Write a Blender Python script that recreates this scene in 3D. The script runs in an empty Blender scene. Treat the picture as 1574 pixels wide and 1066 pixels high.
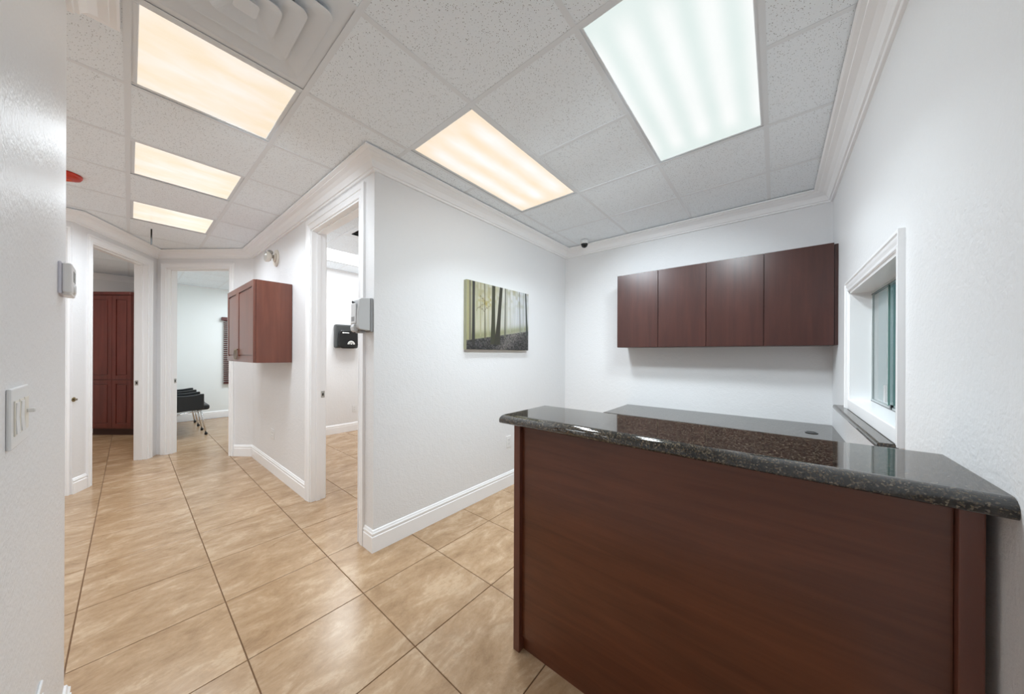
import bpy, bmesh, math, random
import numpy as np
from mathutils import Matrix, Vector

S = bpy.context.scene
COL = S.collection
PI = math.pi
random.seed(7)

# ------------------------------------------------------------------ camera
YAW, ROLL, HC = 0.692368, 0.0041389, 1.35
fwd = Vector((math.cos(YAW), math.sin(YAW), 0))
rt0 = Vector((math.sin(YAW), -math.cos(YAW), 0))
up0 = Vector((0, 0, 1))
rt = math.cos(ROLL) * rt0 + math.sin(ROLL) * up0
up = -math.sin(ROLL) * rt0 + math.cos(ROLL) * up0
cam = bpy.data.cameras.new('camera')
cam.sensor_fit = 'HORIZONTAL'
cam.sensor_width = 36
cam.lens = 36 * 487.96 / 1574
cam.shift_y = 11.06 / 1574
cam.clip_start = 0.02
co = bpy.data.objects.new('camera', cam)
COL.objects.link(co)
m = Matrix((rt, up, -fwd)).transposed().to_4x4()
m.translation = (0, 0, HC)
co.matrix_world = m
S.camera = co

# ------------------------------------------------------------------ light
w = bpy.data.worlds.new('world')
S.world = w
w.use_nodes = True
w.node_tree.nodes['Background'].inputs[0].default_value = (0.9, 0.95, 1, 1)
w.node_tree.nodes['Background'].inputs[1].default_value = 0.4
S.view_settings.view_transform = 'Standard'
S.view_settings.look = 'None'
S.view_settings.gamma = 1
S.view_settings.use_curve_mapping = False
S.view_settings.exposure = 0.3
S.cycles.use_denoising = True
S.cycles.max_bounces = 18
S.cycles.diffuse_bounces = 14
S.cycles.glossy_bounces = 6
S.cycles.sample_clamp_indirect = 6


def lamp(name, x, y, z, sx, sy, energy, col, spread=180, rot=(0, 0, 0)):
    l = bpy.data.lights.new(name, 'AREA')
    l.shape = 'RECTANGLE'
    l.size, l.size_y = sx, sy
    l.energy = energy
    l.color = col
    l.spread = math.radians(spread)
    o = bpy.data.objects.new(name, l)
    o.location = (x, y, z)
    o.rotation_euler = rot
    COL.objects.link(o)
    return o


WARM = (0.83, 0.925, 1.0)
COOL = (0.84, 0.95, 1.0)
# area lamps hung under the troffers for their tubes, plus added fill lamps


def aimed(name, x, y, z, sx, sy, energy, col, spread, d):
    """lamp under a troffer, tilted along d to even out the wall light"""
    q = Vector(d).to_track_quat('-Z', 'Y').to_euler()
    return lamp(name, x, y, z, sx, sy, energy, col, spread, q)


for xx in (1.45, 2.15):
    aimed('tubes_lobby_cool', xx, 0.36, 2.632, 0.30, 0.22, 10.5, COOL, 150, (0.24, 0.36, -0.9))
    aimed('tubes_lobby_warm', xx + 0.1, 1.50, 2.625, 0.30, 0.22, 10.5, WARM, 146, (0.24, -0.40, -0.88))
aimed('tubes_corridor', 0.33, 2.175, 2.62, 0.28, 0.28, 6.5, WARM, 150, (0.25, 0.45, -0.86))
lamp('tubes_corridor', 0.285, 3.405, 2.672, 0.5, 0.5, 11, WARM, 150)
lamp('tubes_corridor', 0.285, 4.64, 2.672, 0.5, 0.5, 13, WARM, 160)
lamp('tubes_bathroom', 2.2, 4.93, 2.745, 1.1, 0.6, 30, (0.93, 0.98, 1))
lamp('tubes_waiting_room', 2.0, 7.6, 2.672, 1.1, 0.5, 38, (0.87, 0.95, 1.0))
lamp('fill_office', 2.6, -1.3, 2.6, 1.1, 0.5, 16, (0.87, 0.95, 1.0))  # added fill lamp behind the reception window, no fixture there
lamp('tubes_storage', -1.1, 7.0, 2.672, 0.5, 0.5, 14, (1, 0.97, 0.92))
lamp('fill_side_hall', -1.5, 3.4, 2.672, 1.1, 0.5, 16, (0.9, .97, 1))  # added fill lamp out of view, the side hall has no fixture


# ------------------------------------------------------------------ materials
def srgb(r, g, b):
    f = lambda c: (c / 255 / 12.92) if c / 255 <= 0.04045 else ((c / 255 + 0.055) / 1.055) ** 2.4
    return (f(r), f(g), f(b), 1)


class Mt:
    def __init__(s, name, col, rough=0.5, metal=0, coat=0, spec=0.5):
        s.m = bpy.data.materials.new(name)
        s.m.use_nodes = True
        s.t = s.m.node_tree
        s.b = s.t.nodes['Principled BSDF']
        s.b.inputs['Base Color'].default_value = col
        s.b.inputs['Roughness'].default_value = rough
        s.b.inputs['Metallic'].default_value = metal
        s.b.inputs['Coat Weight'].default_value = coat
        s.b.inputs['Coat Roughness'].default_value = 0.08
        s.b.inputs['Specular IOR Level'].default_value = spec

    def n(s, typ, **kw):
        nd = s.t.nodes.new(typ)
        for k, v in kw.items():
            if k.startswith('i_'):
                key = k[2:].replace('_', ' ')
                nd.inputs[key].default_value = v
            else:
                setattr(nd, k, v)
        return nd

    def l(s, a, b):
        s.t.links.new(a, b)

    def coords(s, scale=(1, 1, 1), rnd=False, rot=(0, 0, 0)):
        tc = s.n('ShaderNodeTexCoord')
        mp = s.n('ShaderNodeMapping')
        mp.inputs['Scale'].default_value = scale
        mp.inputs['Rotation'].default_value = rot
        s.l(tc.outputs['Object'], mp.inputs['Vector'])
        if rnd:
            oi = s.n('ShaderNodeObjectInfo')
            mu = s.n('ShaderNodeMath', operation='MULTIPLY')
            mu.inputs[1].default_value = 53.0
            s.l(oi.outputs['Random'], mu.inputs[0])
            cx = s.n('ShaderNodeCombineXYZ')
            for i in range(3):
                s.l(mu.outputs[0], cx.inputs[i])
            s.l(cx.outputs[0], mp.inputs['Location'])
        return mp.outputs['Vector']

    def noise(s, vec, scale, detail=4, rough=0.5, dist=0):
        n = s.n('ShaderNodeTexNoise')
        n.inputs['Scale'].default_value = scale
        n.inputs['Detail'].default_value = detail
        n.inputs['Roughness'].default_value = rough
        n.inputs['Distortion'].default_value = dist
        s.l(vec, n.inputs['Vector'])
        return n.outputs['Fac']

    def ramp(s, fac, stops):
        r = s.n('ShaderNodeValToRGB')
        el = r.color_ramp.elements
        while len(el) < len(stops):
            el.new(0.5)
        for e, (p, c) in zip(el, stops):
            e.position = p
            e.color = c if len(c) == 4 else (*c, 1)
        s.l(fac, r.inputs[0])
        return r.outputs[0]

    def mix(s, fac, a, b, mode='MIX'):
        x = s.n('ShaderNodeMix', data_type='RGBA', blend_type=mode)
        for sock, v in ((x.inputs[0], fac), (x.inputs[6], a), (x.inputs[7], b)):
            if hasattr(v, 'links') or hasattr(v, 'is_linked'):
                s.l(v, sock)
            else:
                sock.default_value = v
        return x.outputs[2]

    def bump(s, h, strength, dist=0.002):
        b = s.n('ShaderNodeBump')
        b.inputs['Strength'].default_value = strength
        b.inputs['Distance'].default_value = dist
        s.l(h, b.inputs['Height'])
        s.l(b.outputs[0], s.b.inputs['Normal'])

    def color(s, c):
        s.l(c, s.b.inputs['Base Color'])


def simple(name, rgb, rough=0.5, metal=0, coat=0, spec=0.5):
    return Mt(name, srgb(*rgb), rough, metal, coat, spec).m


def mat_wall():
    t = Mt('textured_wall_paint', srgb(233, 233, 234), 0.42)
    v = t.coords()
    a = t.noise(v, 85, 3, 0.55)
    b = t.noise(v, 28, 2, 0.5, 0.5)
    mx = t.n('ShaderNodeMath', operation='ADD')
    t.l(a, mx.inputs[0])
    t.l(b, mx.inputs[1])
    t.bump(mx.outputs[0], 0.55, 0.0035)
    return t.m


def mat_ceiling_tile():
    t = Mt('mineral_fibre_tile', srgb(236, 236, 235), 0.9)
    v = t.coords(rnd=True)
    vo = t.n('ShaderNodeTexVoronoi')
    vo.inputs['Scale'].default_value = 185
    vo.inputs['Randomness'].default_value = 1
    t.l(v, vo.inputs['Vector'])
    wn = t.n('ShaderNodeTexWhiteNoise')
    t.l(vo.outputs['Position'], wn.inputs['Vector'])
    # a pit in some of the cells, each of its own radius
    r = t.n('ShaderNodeMapRange', clamp=True)
    r.inputs['From Min'].default_value = 0.42
    r.inputs['From Max'].default_value = 1.0
    r.inputs['To Min'].default_value = 0.0
    r.inputs['To Max'].default_value = 0.36
    t.l(wn.outputs['Value'], r.inputs['Value'])
    lt = t.n('ShaderNodeMath', operation='LESS_THAN')
    t.l(vo.outputs['Distance'], lt.inputs[0])
    t.l(r.outputs[0], lt.inputs[1])
    n2 = t.noise(v, 260, 2)
    g = t.ramp(n2, [(0.3, (0.85, 0.90, 0.95, 1)), (0.6, (0.89, 0.94, 0.98, 1))])
    t.color(t.mix(lt.outputs[0], g, (0.22, 0.22, 0.22, 1)))
    inv = t.n('ShaderNodeMath', operation='SUBTRACT')
    inv.inputs[0].default_value = 1
    t.l(lt.outputs[0], inv.inputs[1])
    t.bump(inv.outputs[0], 0.5, 0.002)
    return t.m


def mat_floor_tile():
    t = Mt('beige_travertine_tile', srgb(205, 178, 145), 0.24, spec=0.45)
    v = t.coords(rnd=True)
    vs = t.coords((1.3, 2.5, 3), rnd=True, rot=(0, 0, 0.35))
    a = t.noise(vs, 3.0, 12, 0.74, 0.35)
    b = t.noise(v, 24, 12, 0.8, 0.7)
    c1 = t.ramp(a, [(0.30, srgb(150, 120, 90)), (0.45, srgb(172, 142, 110)), (0.54, srgb(182, 153, 122)), (0.61, srgb(196, 170, 141)), (0.72, srgb(175, 145, 113))])
    c2 = t.ramp(b, [(0.32, (0.82, 0.78, 0.73, 1)), (0.47, (0.99, 0.98, 0.96, 1)), (0.58, (1.04, 1.02, 1.0, 1)), (0.70, (1.26, 1.25, 1.22, 1))])
    c = t.mix(0.75, c1, c2, 'MULTIPLY')
    oi = t.n('ShaderNodeObjectInfo')
    tint = t.ramp(oi.outputs['Random'], [(0, (0.93, 0.92, 0.91, 1)), (1, (1.03, 1.03, 1.03, 1))])
    t.color(t.mix(1.0, c, tint, 'MULTIPLY'))
    t.bump(b, 0.12, 0.002)
    return t.m


def mat_wood(name, dark, light, rough=0.32, coat=0.3, axis=2, sc=1.0):
    t = Mt(name, srgb(*dark), rough, coat=coat)
    t.b.inputs['Coat Roughness'].default_value = 0.22
    s = [14 * sc] * 3
    s[axis] = 0.9 * sc
    v = t.coords(tuple(s))
    a = t.noise(v, 1.6, 7, 0.6, 0.6)
    s2 = [2.2 * sc] * 3
    s2[axis] = 0.8 * sc
    b = t.noise(t.coords(tuple(s2)), 1.3, 4, 0.6, 0.8)
    c = t.ramp(a, [(0.3, srgb(*dark)), (0.68, srgb(*light))])
    d = t.ramp(b, [(0.3, (0.82, 0.80, 0.78, 1)), (0.7, (1.12, 1.10, 1.08, 1))])
    t.color(t.mix(1.0, c, d, 'MULTIPLY'))
    t.bump(a, 0.04, 0.001)
    return t.m


def mat_granite():
    t = Mt('polished_dark_granite', srgb(40, 38, 34), 0.06, spec=0.85, coat=0.0)
    t.b.inputs['Coat Roughness'].default_value = 0.02
    v = t.coords()
    vo = t.n('ShaderNodeTexVoronoi')
    vo.inputs['Scale'].default_value = 300
    t.l(v, vo.inputs['Vector'])
    bw = t.n('ShaderNodeRGBToBW')
    t.l(vo.outputs['Color'], bw.inputs[0])
    a = t.ramp(bw.outputs[0], [(0.50, srgb(24, 23, 21)), (0.66, srgb(64, 56, 46)), (0.80, srgb(128, 112, 90)), (0.92, srgb(164, 152, 130))])
    n = t.noise(v, 90, 6, 0.65, 0.6)
    b = t.ramp(n, [(0.44, srgb(20, 20, 19)), (0.58, srgb(52, 47, 40)), (0.68, srgb(104, 92, 74))])
    t.color(t.mix(0.5, a, b))
    return t.m


def mat_diffuser(name, bright, dim, nt, blot):
    t = Mt(name, (0.8, 0.8, 0.8, 1), 0.25)
    tc = t.n('ShaderNodeTexCoord')
    sp = t.n('ShaderNodeSeparateXYZ')
    t.l(tc.outputs['Object'], sp.inputs[0])
    mu = t.n('ShaderNodeMath', operation='MULTIPLY')
    mu.inputs[1].default_value = 2 * PI * nt / 0.56
    t.l(sp.outputs['Y'], mu.inputs[0])
    cs = t.n('ShaderNodeMath', operation='COSINE')
    t.l(mu.outputs[0], cs.inputs[0])
    mr = t.n('ShaderNodeMapRange', clamp=True)
    mr.inputs['From Min'].default_value = -1
    mr.inputs['From Max'].default_value = 0.9
    t.l(cs.outputs[0], mr.inputs['Value'])
    nz = t.noise(t.coords((1, 2.5, 1)), 4.0, 3, 0.5, 0.4)
    # the tubes are weaker towards their ends
    ab = t.n('ShaderNodeMath', operation='ABSOLUTE')
    t.l(sp.outputs['X'], ab.inputs[0])
    en = t.n('ShaderNodeMapRange', clamp=True, interpolation_type='SMOOTHSTEP')
    en.inputs['From Min'].default_value = 0.25 if blot > 0.5 else 0.58
    en.inputs['From Max'].default_value = 0.12 if blot > 0.5 else 0.40
    t.l(ab.outputs[0], en.inputs['Value'])
    m1 = t.n('ShaderNodeMath', operation='MULTIPLY')
    t.l(mr.outputs[0], m1.inputs[0])
    t.l(en.outputs[0], m1.inputs[1])
    f = t.n('ShaderNodeMix')
    f.inputs[0].default_value = blot
    t.l(m1.outputs[0], f.inputs[2])
    nr = t.n('ShaderNodeMapRange', clamp=True)
    nr.inputs['From Min'].default_value = 0.36
    nr.inputs['From Max'].default_value = 0.62
    t.l(nz, nr.inputs['Value'])
    t.l(nr.outputs[0], f.inputs[3])
    c = t.ramp(f.outputs[0], [(0.0, dim), (1.0, bright)])
    t.b.inputs['Base Color'].default_value = (0.05, 0.05, 0.05, 1)
    t.l(c, t.b.inputs['Emission Color'])
    t.b.inputs['Emission Strength'].default_value = 0.80
    vo = t.n('ShaderNodeTexVoronoi')
    vo.inputs['Scale'].default_value = 160
    t.l(tc.outputs['Object'], vo.inputs['Vector'])
    t.bump(vo.outputs['Distance'], 0.2, 0.001)
    return t.m


WALL = mat_wall()
CTILE = mat_ceiling_tile()
FTILE = mat_floor_tile()
TRIM = simple('white_trim_paint', (248, 248, 249), 0.3)
TEE = simple('white_enamelled_steel', (229, 233, 237), 0.4)
GROUT = simple('brown_grout', (112, 82, 56), 0.9)
DARKGAP = simple('dark_gap', (60, 58, 56), 0.9)
SLABM = simple('grey_plenum', (120, 120, 120), 0.9)
CHERRY = mat_wood('espresso_cherry_veneer', (62, 33, 29), (76, 43, 37), 0.3, 0.2, axis=2)
CHERRYH = mat_wood('dark_cherry_veneer_level_grain', (86, 43, 23), (106, 58, 35), 0.3, 0.25, axis=1, sc=1.4)
CHERRYR = mat_wood('reddish_cherry_wood', (100, 54, 42), (118, 68, 52), 0.3, 0.3, axis=2)
PANTRYM = mat_wood('deep_red_mahogany', (98, 42, 36), (116, 54, 45), 0.35, 0.2, axis=2)
GRANITE = mat_granite()
CHROME = simple('chrome', (220, 220, 222), 0.12, 1)
NICKEL = simple('brushed_nickel', (170, 168, 162), 0.35, 0.5)
BRONZE = simple('aged_bronze', (128, 116, 98), 0.35, 0.6)
BRASS = simple('aged_brass', (150, 130, 90), 0.35, 1)
LEATHER = simple('black_leather', (30, 34, 37), 0.38)
RUBBER = simple('black_rubber', (16, 16, 16), 0.6)
PWHITE = simple('white_plastic', (232, 232, 232), 0.3)
PIVORY = simple('ivory_plastic', (232, 226, 214), 0.35)
PGREY = simple('light_grey_plastic', (196, 197, 198), 0.35)
PMID = simple('mid_grey_plastic', (146, 147, 148), 0.4)
PDARK = simple('charcoal_plastic', (62, 64, 64), 0.3)
PBLACK = simple('black_plastic', (24, 24, 25), 0.22)
LCD = simple('grey_display', (138, 142, 140), 0.25)
INK = simple('dark_print', (52, 56, 58), 0.6)
INKW = simple('white_print', (235, 235, 232), 0.5)
RED = simple('red_plastic', (196, 52, 30), 0.35)
REDL = simple('orange_lens', (216, 88, 56), 0.15)
BLIND = simple('dark_red_wood_slat', (92, 50, 48), 0.4)
GAL = simple('galvanised_steel', (120, 120, 118), 0.5, 0.6)
OFFICEW = simple('pale_teal_paint', (150, 192, 196), 0.5)
COOLW = simple('cool_white_paint', (236, 240, 240), 0.45)
DOME = simple('smoked_dome', (20, 20, 22), 0.06)
ALU = simple('window_aluminium', (200, 206, 206), 0.35, 0.7)

gl = Mt('pale_green_glass', (0.93, 0.98, 0.97, 1), 0.02)
gl.b.inputs['Transmission Weight'].default_value = 1
gl.b.inputs['IOR'].default_value = 1.45
GLASS = gl.m
ge = Mt('green_glass_edge', srgb(104, 140, 134), 0.15)
GEDGE = ge.m
cl = Mt('clear_lens', (0.95, 0.95, 0.95, 1), 0.08)
cl.b.inputs['Transmission Weight'].default_value = 0.75
CLEAR = cl.m
LWARM = mat_diffuser('warm_troffer_lens', (1.0, 0.95, 0.92, 1), (0.94, 0.76, 0.55, 1), 3, 0.25)
LCORR = mat_diffuser('warm_blotchy_troffer_lens', (1.0, 0.91, 0.83, 1), (0.95, 0.80, 0.60, 1), 2, 0.6)
LCOOL = mat_diffuser('cool_troffer_lens', (0.95, 0.98, 0.97, 1), (0.76, 0.86, 0.835, 1), 4, 0.12)
lb = Mt('white_troffer_lens', (0.1, 0.1, 0.1, 1), 0.3)
lb.b.inputs['Emission Color'].default_value = (1, 1, 1, 1)
lb.b.inputs['Emission Strength'].default_value = 1.2
LBATH = lb.m


# ------------------------------------------------------------------ mesh helpers
class MB:
    def __init__(s):
        s.bm = bmesh.new()
        s.smooth = []

    def merge(s, b, smooth=False):
        me = bpy.data.meshes.new('tmp')
        b.to_mesh(me)
        b.free()
        n0 = len(s.bm.faces)
        s.bm.from_mesh(me)
        bpy.data.meshes.remove(me)
        s.bm.faces.ensure_lookup_table()
        if smooth:
            for f in s.bm.faces[n0:]:
                f.smooth = f.calc_area() < 0.05
        return s

    def box(s, x0, x1, y0, y1, z0, z1, bev=0, seg=2, M=None, edges=None):
        b = bmesh.new()
        bmesh.ops.create_cube(b, size=1)
        for v in b.verts:
            v.co = Vector(((x0 + x1) / 2 + v.co.x * (x1 - x0), (y0 + y1) / 2 + v.co.y * (y1 - y0), (z0 + z1) / 2 + v.co.z * (z1 - z0)))
        if bev:
            es = [e for e in b.edges if edges is None or edges(e.verts[0].co, e.verts[1].co)]
            bmesh.ops.bevel(b, geom=es, offset=bev, segments=seg, profile=0.5, affect='EDGES', clamp_overlap=True)
        if M is not None:
            b.transform(M)
        return s.merge(b)

    def cyl(s, p0, p1, r0, r1=None, n=20, caps=True, smooth=True):
        r1 = r0 if r1 is None else r1
        p0, p1 = Vector(p0), Vector(p1)
        d = p1 - p0
        b = bmesh.new()
        bmesh.ops.create_cone(b, cap_ends=caps, segments=n, radius1=r0, radius2=r1, depth=d.length)
        q = d.to_track_quat('Z', 'Y').to_matrix().to_4x4()
        b.transform(Matrix.Translation((p0 + p1) / 2) @ q)
        n0 = len(s.bm.faces)
        s.merge(b)
        if smooth:
            s.bm.faces.ensure_lookup_table()
            for f in s.bm.faces[n0:]:
                if len(f.verts) == 4:
                    f.smooth = True
        return s

    def sphere(s, c, r, sc=(1, 1, 1), cut=None, u=24, v=14):
        b = bmesh.new()
        bmesh.ops.create_uvsphere(b, u_segments=u, v_segments=v, radius=r)
        if cut is not None:     # keep only z below cut*r
            bmesh.ops.delete(b, geom=[x for x in b.verts if x.co.z > cut * r + 1e-5], context='VERTS')
        for x in b.verts:
            x.co = Vector((c[0] + x.co.x * sc[0], c[1] + x.co.y * sc[1], c[2] + x.co.z * sc[2]))
        return s.merge(b, True)

    def prism(s, pts, ax, a0, a1, bev=0, smooth=False):
        """polygon pts in the plane across axis ax (0:x -> (y,z); 1:y -> (x,z); 2:z -> (x,y)) extruded a0..a1"""
        def P(p, a):
            if ax == 0:
                return (a, p[0], p[1])
            if ax == 1:
                return (p[0], a, p[1])
            return (p[0], p[1], a)
        b = bmesh.new()
        v0 = [b.verts.new(P(p, a0)) for p in pts]
        v1 = [b.verts.new(P(p, a1)) for p in pts]
        b.faces.new(v0)
        b.faces.new(v1[::-1])
        n = len(pts)
        for i in range(n):
            b.faces.new((v0[i], v0[(i + 1) % n], v1[(i + 1) % n], v1[i]))
        bmesh.ops.recalc_face_normals(b, faces=b.faces)
        if bev:
            bmesh.ops.bevel(b, geom=list(b.edges), offset=bev, segments=2, profile=0.5, affect='EDGES', clamp_overlap=True)
        return s.merge(b, smooth)

    def tube(s, pts, r, n=10):
        """round bar through pts"""
        pts = [Vector(p) for p in pts]
        b = bmesh.new()
        rings = []
        for i, p in enumerate(pts):
            d = (pts[min(i + 1, len(pts) - 1)] - pts[max(i - 1, 0)]).normalized()
            q = d.to_track_quat('Z', 'Y').to_matrix()
            rings.append([b.verts.new(p + q @ Vector((r * math.cos(2 * PI * k / n), r * math.sin(2 * PI * k / n), 0))) for k in range(n)])
        for a, c in zip(rings[:-1], rings[1:]):
            # match the nearest start vertex so that the tube does not twist
            off = min(range(n), key=lambda o: sum((a[k].co - c[(k + o) % n].co).length for k in range(n)))
            for k in range(n):
                b.faces.new((a[k], a[(k + 1) % n], c[(k + 1 + off) % n], c[(k + off) % n]))
        b.faces.new(rings[0])
        b.faces.new(rings[-1])
        bmesh.ops.recalc_face_normals(b, faces=b.faces)
        return s.merge(b, True)

    def loft(s, loops, close=False, cap0=False, cap1=False, smooth=False):
        b = bmesh.new()
        R = [[b.verts.new(p) for p in lp] for lp in loops]
        n = len(loops[0])
        for a, c in zip(R[:-1], R[1:]):
            for k in range(n):
                b.faces.new((a[k], a[(k + 1) % n], c[(k + 1) % n], c[k]))
        if cap0:
            b.faces.new(R[0])
        if cap1:
            b.faces.new(R[-1][::-1])
        bmesh.ops.recalc_face_normals(b, faces=b.faces)
        return s.merge(b, smooth)


def link(name, bm_or_mb, mat, parent=None, loc=None, rz=0):
    bm = bm_or_mb.bm if isinstance(bm_or_mb, MB) else bm_or_mb
    me = bpy.data.meshes.new(name)
    bm.to_mesh(me)
    bm.free()
    me.materials.append(mat)
    o = bpy.data.objects.new(name, me)
    COL.objects.link(o)
    if parent is not None:
        o.parent = parent
    if loc is not None:
        o.location = loc
    o.rotation_euler.z = rz
    return o


def empty(name, loc=(0, 0, 0), rz=0, **kw):
    o = bpy.data.objects.new(name, None)
    o.empty_display_size = 0.1
    o.location = loc
    o.rotation_euler.z = rz
    COL.objects.link(o)
    for k, v in kw.items():
        o[k] = v
    return o


def thing(name, label, cat, loc, rz=0, group=None):
    o = empty(name, loc, rz, label=label, category=cat, kind='thing')
    if group:
        o['group'] = group
    return o


def structure(name, mb, mat, loc=None, rz=0):
    o = link(name, mb, mat, None, loc, rz)
    o['kind'] = 'structure'
    return o


def copy_tree(o, parent=None):
    c = o.copy()
    COL.objects.link(c)
    c.parent = parent
    for ch in list(o.children):
        copy_tree(ch, c)
    return c


# ------------------------------------------------------------------ room geometry
H = 2.82          # walls run up behind the hung ceiling
CZ = 2.687        # hung ceiling
D_ = (1.036, 5.27)
B_ = (0.235, 6.31)
A_ = (-0.345, 5.147)
C0 = (1.064, 2.105)
PATH = [(-2.4, 1.97), (-0.147, 1.97), (-0.147, -0.355), (3.62, -0.355), (3.62, 2.105), C0, D_, B_, A_, (-2.4, 5.147)]


def ang(p, q):
    return math.atan2(q[1] - p[1], q[0] - p[0])


def seglen(p, q):
    return math.hypot(q[0] - p[0], q[1] - p[1])


def wall(name, p, q, th=0.12, openings=(), mat=None, ext0=0, ext1=0):
    """wall face on line p->q, its room on the left, body on the right. openings: (s0,s1,z0,z1)"""
    L = seglen(p, q)
    mb = MB()
    xs = sorted(openings)
    cur = -ext0
    for (s0, s1, z0, z1) in xs:
        mb.box(cur, s0, -th, 0, 0, H)
        mb.box(s0, s1, -th, 0, z1, H)
        if z0 > 0:
            mb.box(s0, s1, -th, 0, 0, z0)
        cur = s1
    mb.box(cur, L + ext1, -th, 0, 0, H)
    return structure(name, mb, mat or WALL, (p[0], p[1], 0), ang(p, q))


DH = 2.475
wall('wall_left', PATH[1], PATH[2], ext1=0.12)
wall('wall_left_hall', PATH[0], PATH[1], ext1=-0.12)
wall('wall_right', PATH[2], PATH[3], ext1=0.12, openings=[(1.967, 2.997, 1.078, 1.745)])
wall('wall_back', PATH[3], PATH[4], ext1=0.12)
wall('wall_picture', PATH[4], PATH[5])
wall('wall_corridor', PATH[5], PATH[6], openings=[(0.205, 1.15, 0, DH)], ext0=-0.12)
stub = MB().box(0, 0.12, -0.12, 0, 0, H)
structure('wall_corner', stub, WALL, (C0[0], C0[1], 0), ang(C0, D_))
wall('wall_end_right', D_, B_, openings=[(0.31, 1.19, 0, DH)])
wall('wall_end_left', B_, A_, openings=[(0.18, 1.08, 0, DH)])
wall('wall_hall_far', A_, PATH[9], openings=[(0.075, 0.97, 0, DH)])
wall('wall_hall_end', PATH[9], PATH[0])
# rooms behind
wall('wall_bathroom_far', (3.62, 5.70), (1.12, 5.70))
wall('wall_bathroom_side', (3.62, 2.225), (3.62, 5.70))
mbp = MB().box(1.05, 1.17, 5.24, 5.82, 0, H)
structure('wall_bathroom_near', mbp, WALL)
wall('wall_waiting_back', (3.6, 8.95), (0.33, 8.95), mat=COOLW)
wall('wall_waiting_side', (3.6, 5.82), (3.6, 8.95), mat=COOLW)
mbp = MB().box(0.27, 0.33, 6.345, 9.05, 0, H)
structure('wall_partition', mbp, COOLW)
wall('wall_storage_back', (0.27, 8.83), (-1.9, 8.83))
wall('wall_storage_side', (-1.9, 8.83), (-1.9, 5.267))
wall('wall_office_back', (0.6, -2.2), (4.4, -2.2), mat=OFFICEW)
wall('wall_office_far', (4.4, -2.2), (4.4, -0.475), mat=OFFICEW)
wall('wall_office_near', (0.6, -0.475), (0.6, -2.2), mat=OFFICEW)

# ---- floor: slab, with single tiles laid on it
fl = structure('floor', MB().box(-2.55, 4.5, -2.35, 9.1, -0.08, -0.003), GROUT)
GX = [0.3375 + 0.509 * k for k in range(-6, 8)]
GY = [1.275 + 0.5085 * k for k in range(-4, 16)]
_tc = {}


def tile_mesh(key, w_, d_, h_, mat, name, bev):
    if key not in _tc:
        mb = MB()
        b = bmesh.new()
        bmesh.ops.create_cube(b, size=1)
        for v in b.verts:
            v.co = Vector((v.co.x * w_, v.co.y * d_, v.co.z * h_))
        top = [e for e in b.edges if all(v.co.z * bev > 0 for v in e.verts)]
        bmesh.ops.bevel(b, geom=top, offset=abs(bev), segments=1, affect='EDGES')
        mb.merge(b)
        me = bpy.data.meshes.new(name)
        mb.bm.to_mesh(me)
        mb.bm.free()
        me.materials.append(mat)
        _tc[key] = me
    return _tc[key]


def lay(parent, name, xs, ys, rect, zc, h_, gap, mat, bev, skip=()):
    x0, x1, y0, y1 = rect
    for i in range(len(xs) - 1):
        for j in range(len(ys) - 1):
            a, b = max(xs[i] + gap / 2, x0), min(xs[i + 1] - gap / 2, x1)
            c, d = max(ys[j] + gap / 2, y0), min(ys[j + 1] - gap / 2, y1)
            if b - a < 0.01 or d - c < 0.01:
                continue
            cx, cy = (a + b) / 2, (c + d) / 2
            if any(s[0] < cx < s[1] and s[2] < cy < s[3] for s in skip):
                continue
            key = (name, round(b - a, 3), round(d - c, 3))
            me = tile_mesh(key, b - a, d - c, h_, mat, name, bev)
            o = bpy.data.objects.new(name, me)
            o.location = (cx, cy, zc)
            COL.objects.link(o)
            o.parent = parent


lay(fl, 'floor_tile', GX, GY, (-2.4, 3.66, -0.45, 8.98), -0.005, 0.01, 0.0045, FTILE, 0.0012)

# ---- hung ceiling: plenum slab, tee bars and lay-in tiles
XL = [-2.42, -1.82, -1.215, -0.612, -0.009, 0.572, 1.167, 1.772, 2.375, 2.98, 3.585, 4.19]
YL = [-0.56, 0.045, 0.638, 1.257, 1.862, 2.49, 3.11, 3.725, 4.355, 4.965, 5.58, 6.19, 6.80, 7.41, 8.02, 8.63, 9.24]
ce = structure('ceiling', MB().box(-2.55, 4.5, -2.35, 9.1, 2.83, 2.88), SLABM)
LIGHTS = [(1.167, 2.375, 0.045, 0.638), (1.167, 2.375, 1.257, 1.862), (-0.009, 0.572, 1.862, 2.49),
          (-0.009, 0.572, 3.11, 3.725), (-0.009, 0.572, 4.355, 4.965), (1.772, 2.98, 7.41, 8.02), (-1.215, -0.612, 6.80, 7.41)]
VENT = (-0.009, 0.572, 1.257, 1.862)
TG = 0.0245


def tees(xs, ys, rect, z, skip=()):
    x0, x1, y0, y1 = rect
    t = MB()
    for x in xs:
        if x0 < x < x1:
            t.box(x - 0.012, x + 0.012, y0, y1, z, z + 0.004)
            t.box(x - 0.002, x + 0.002, y0, y1, z + 0.004, z + 0.03)
    for y in ys:
        if not y0 < y < y1:
            continue
        # cross tees, cut where a two-foot by four-foot troffer lies across
        t.box(x0, x1, y - 0.012, y + 0.012, z + 0.0003, z + 0.0038)
    link('tee_grid', t, TEE, ce)


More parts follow.
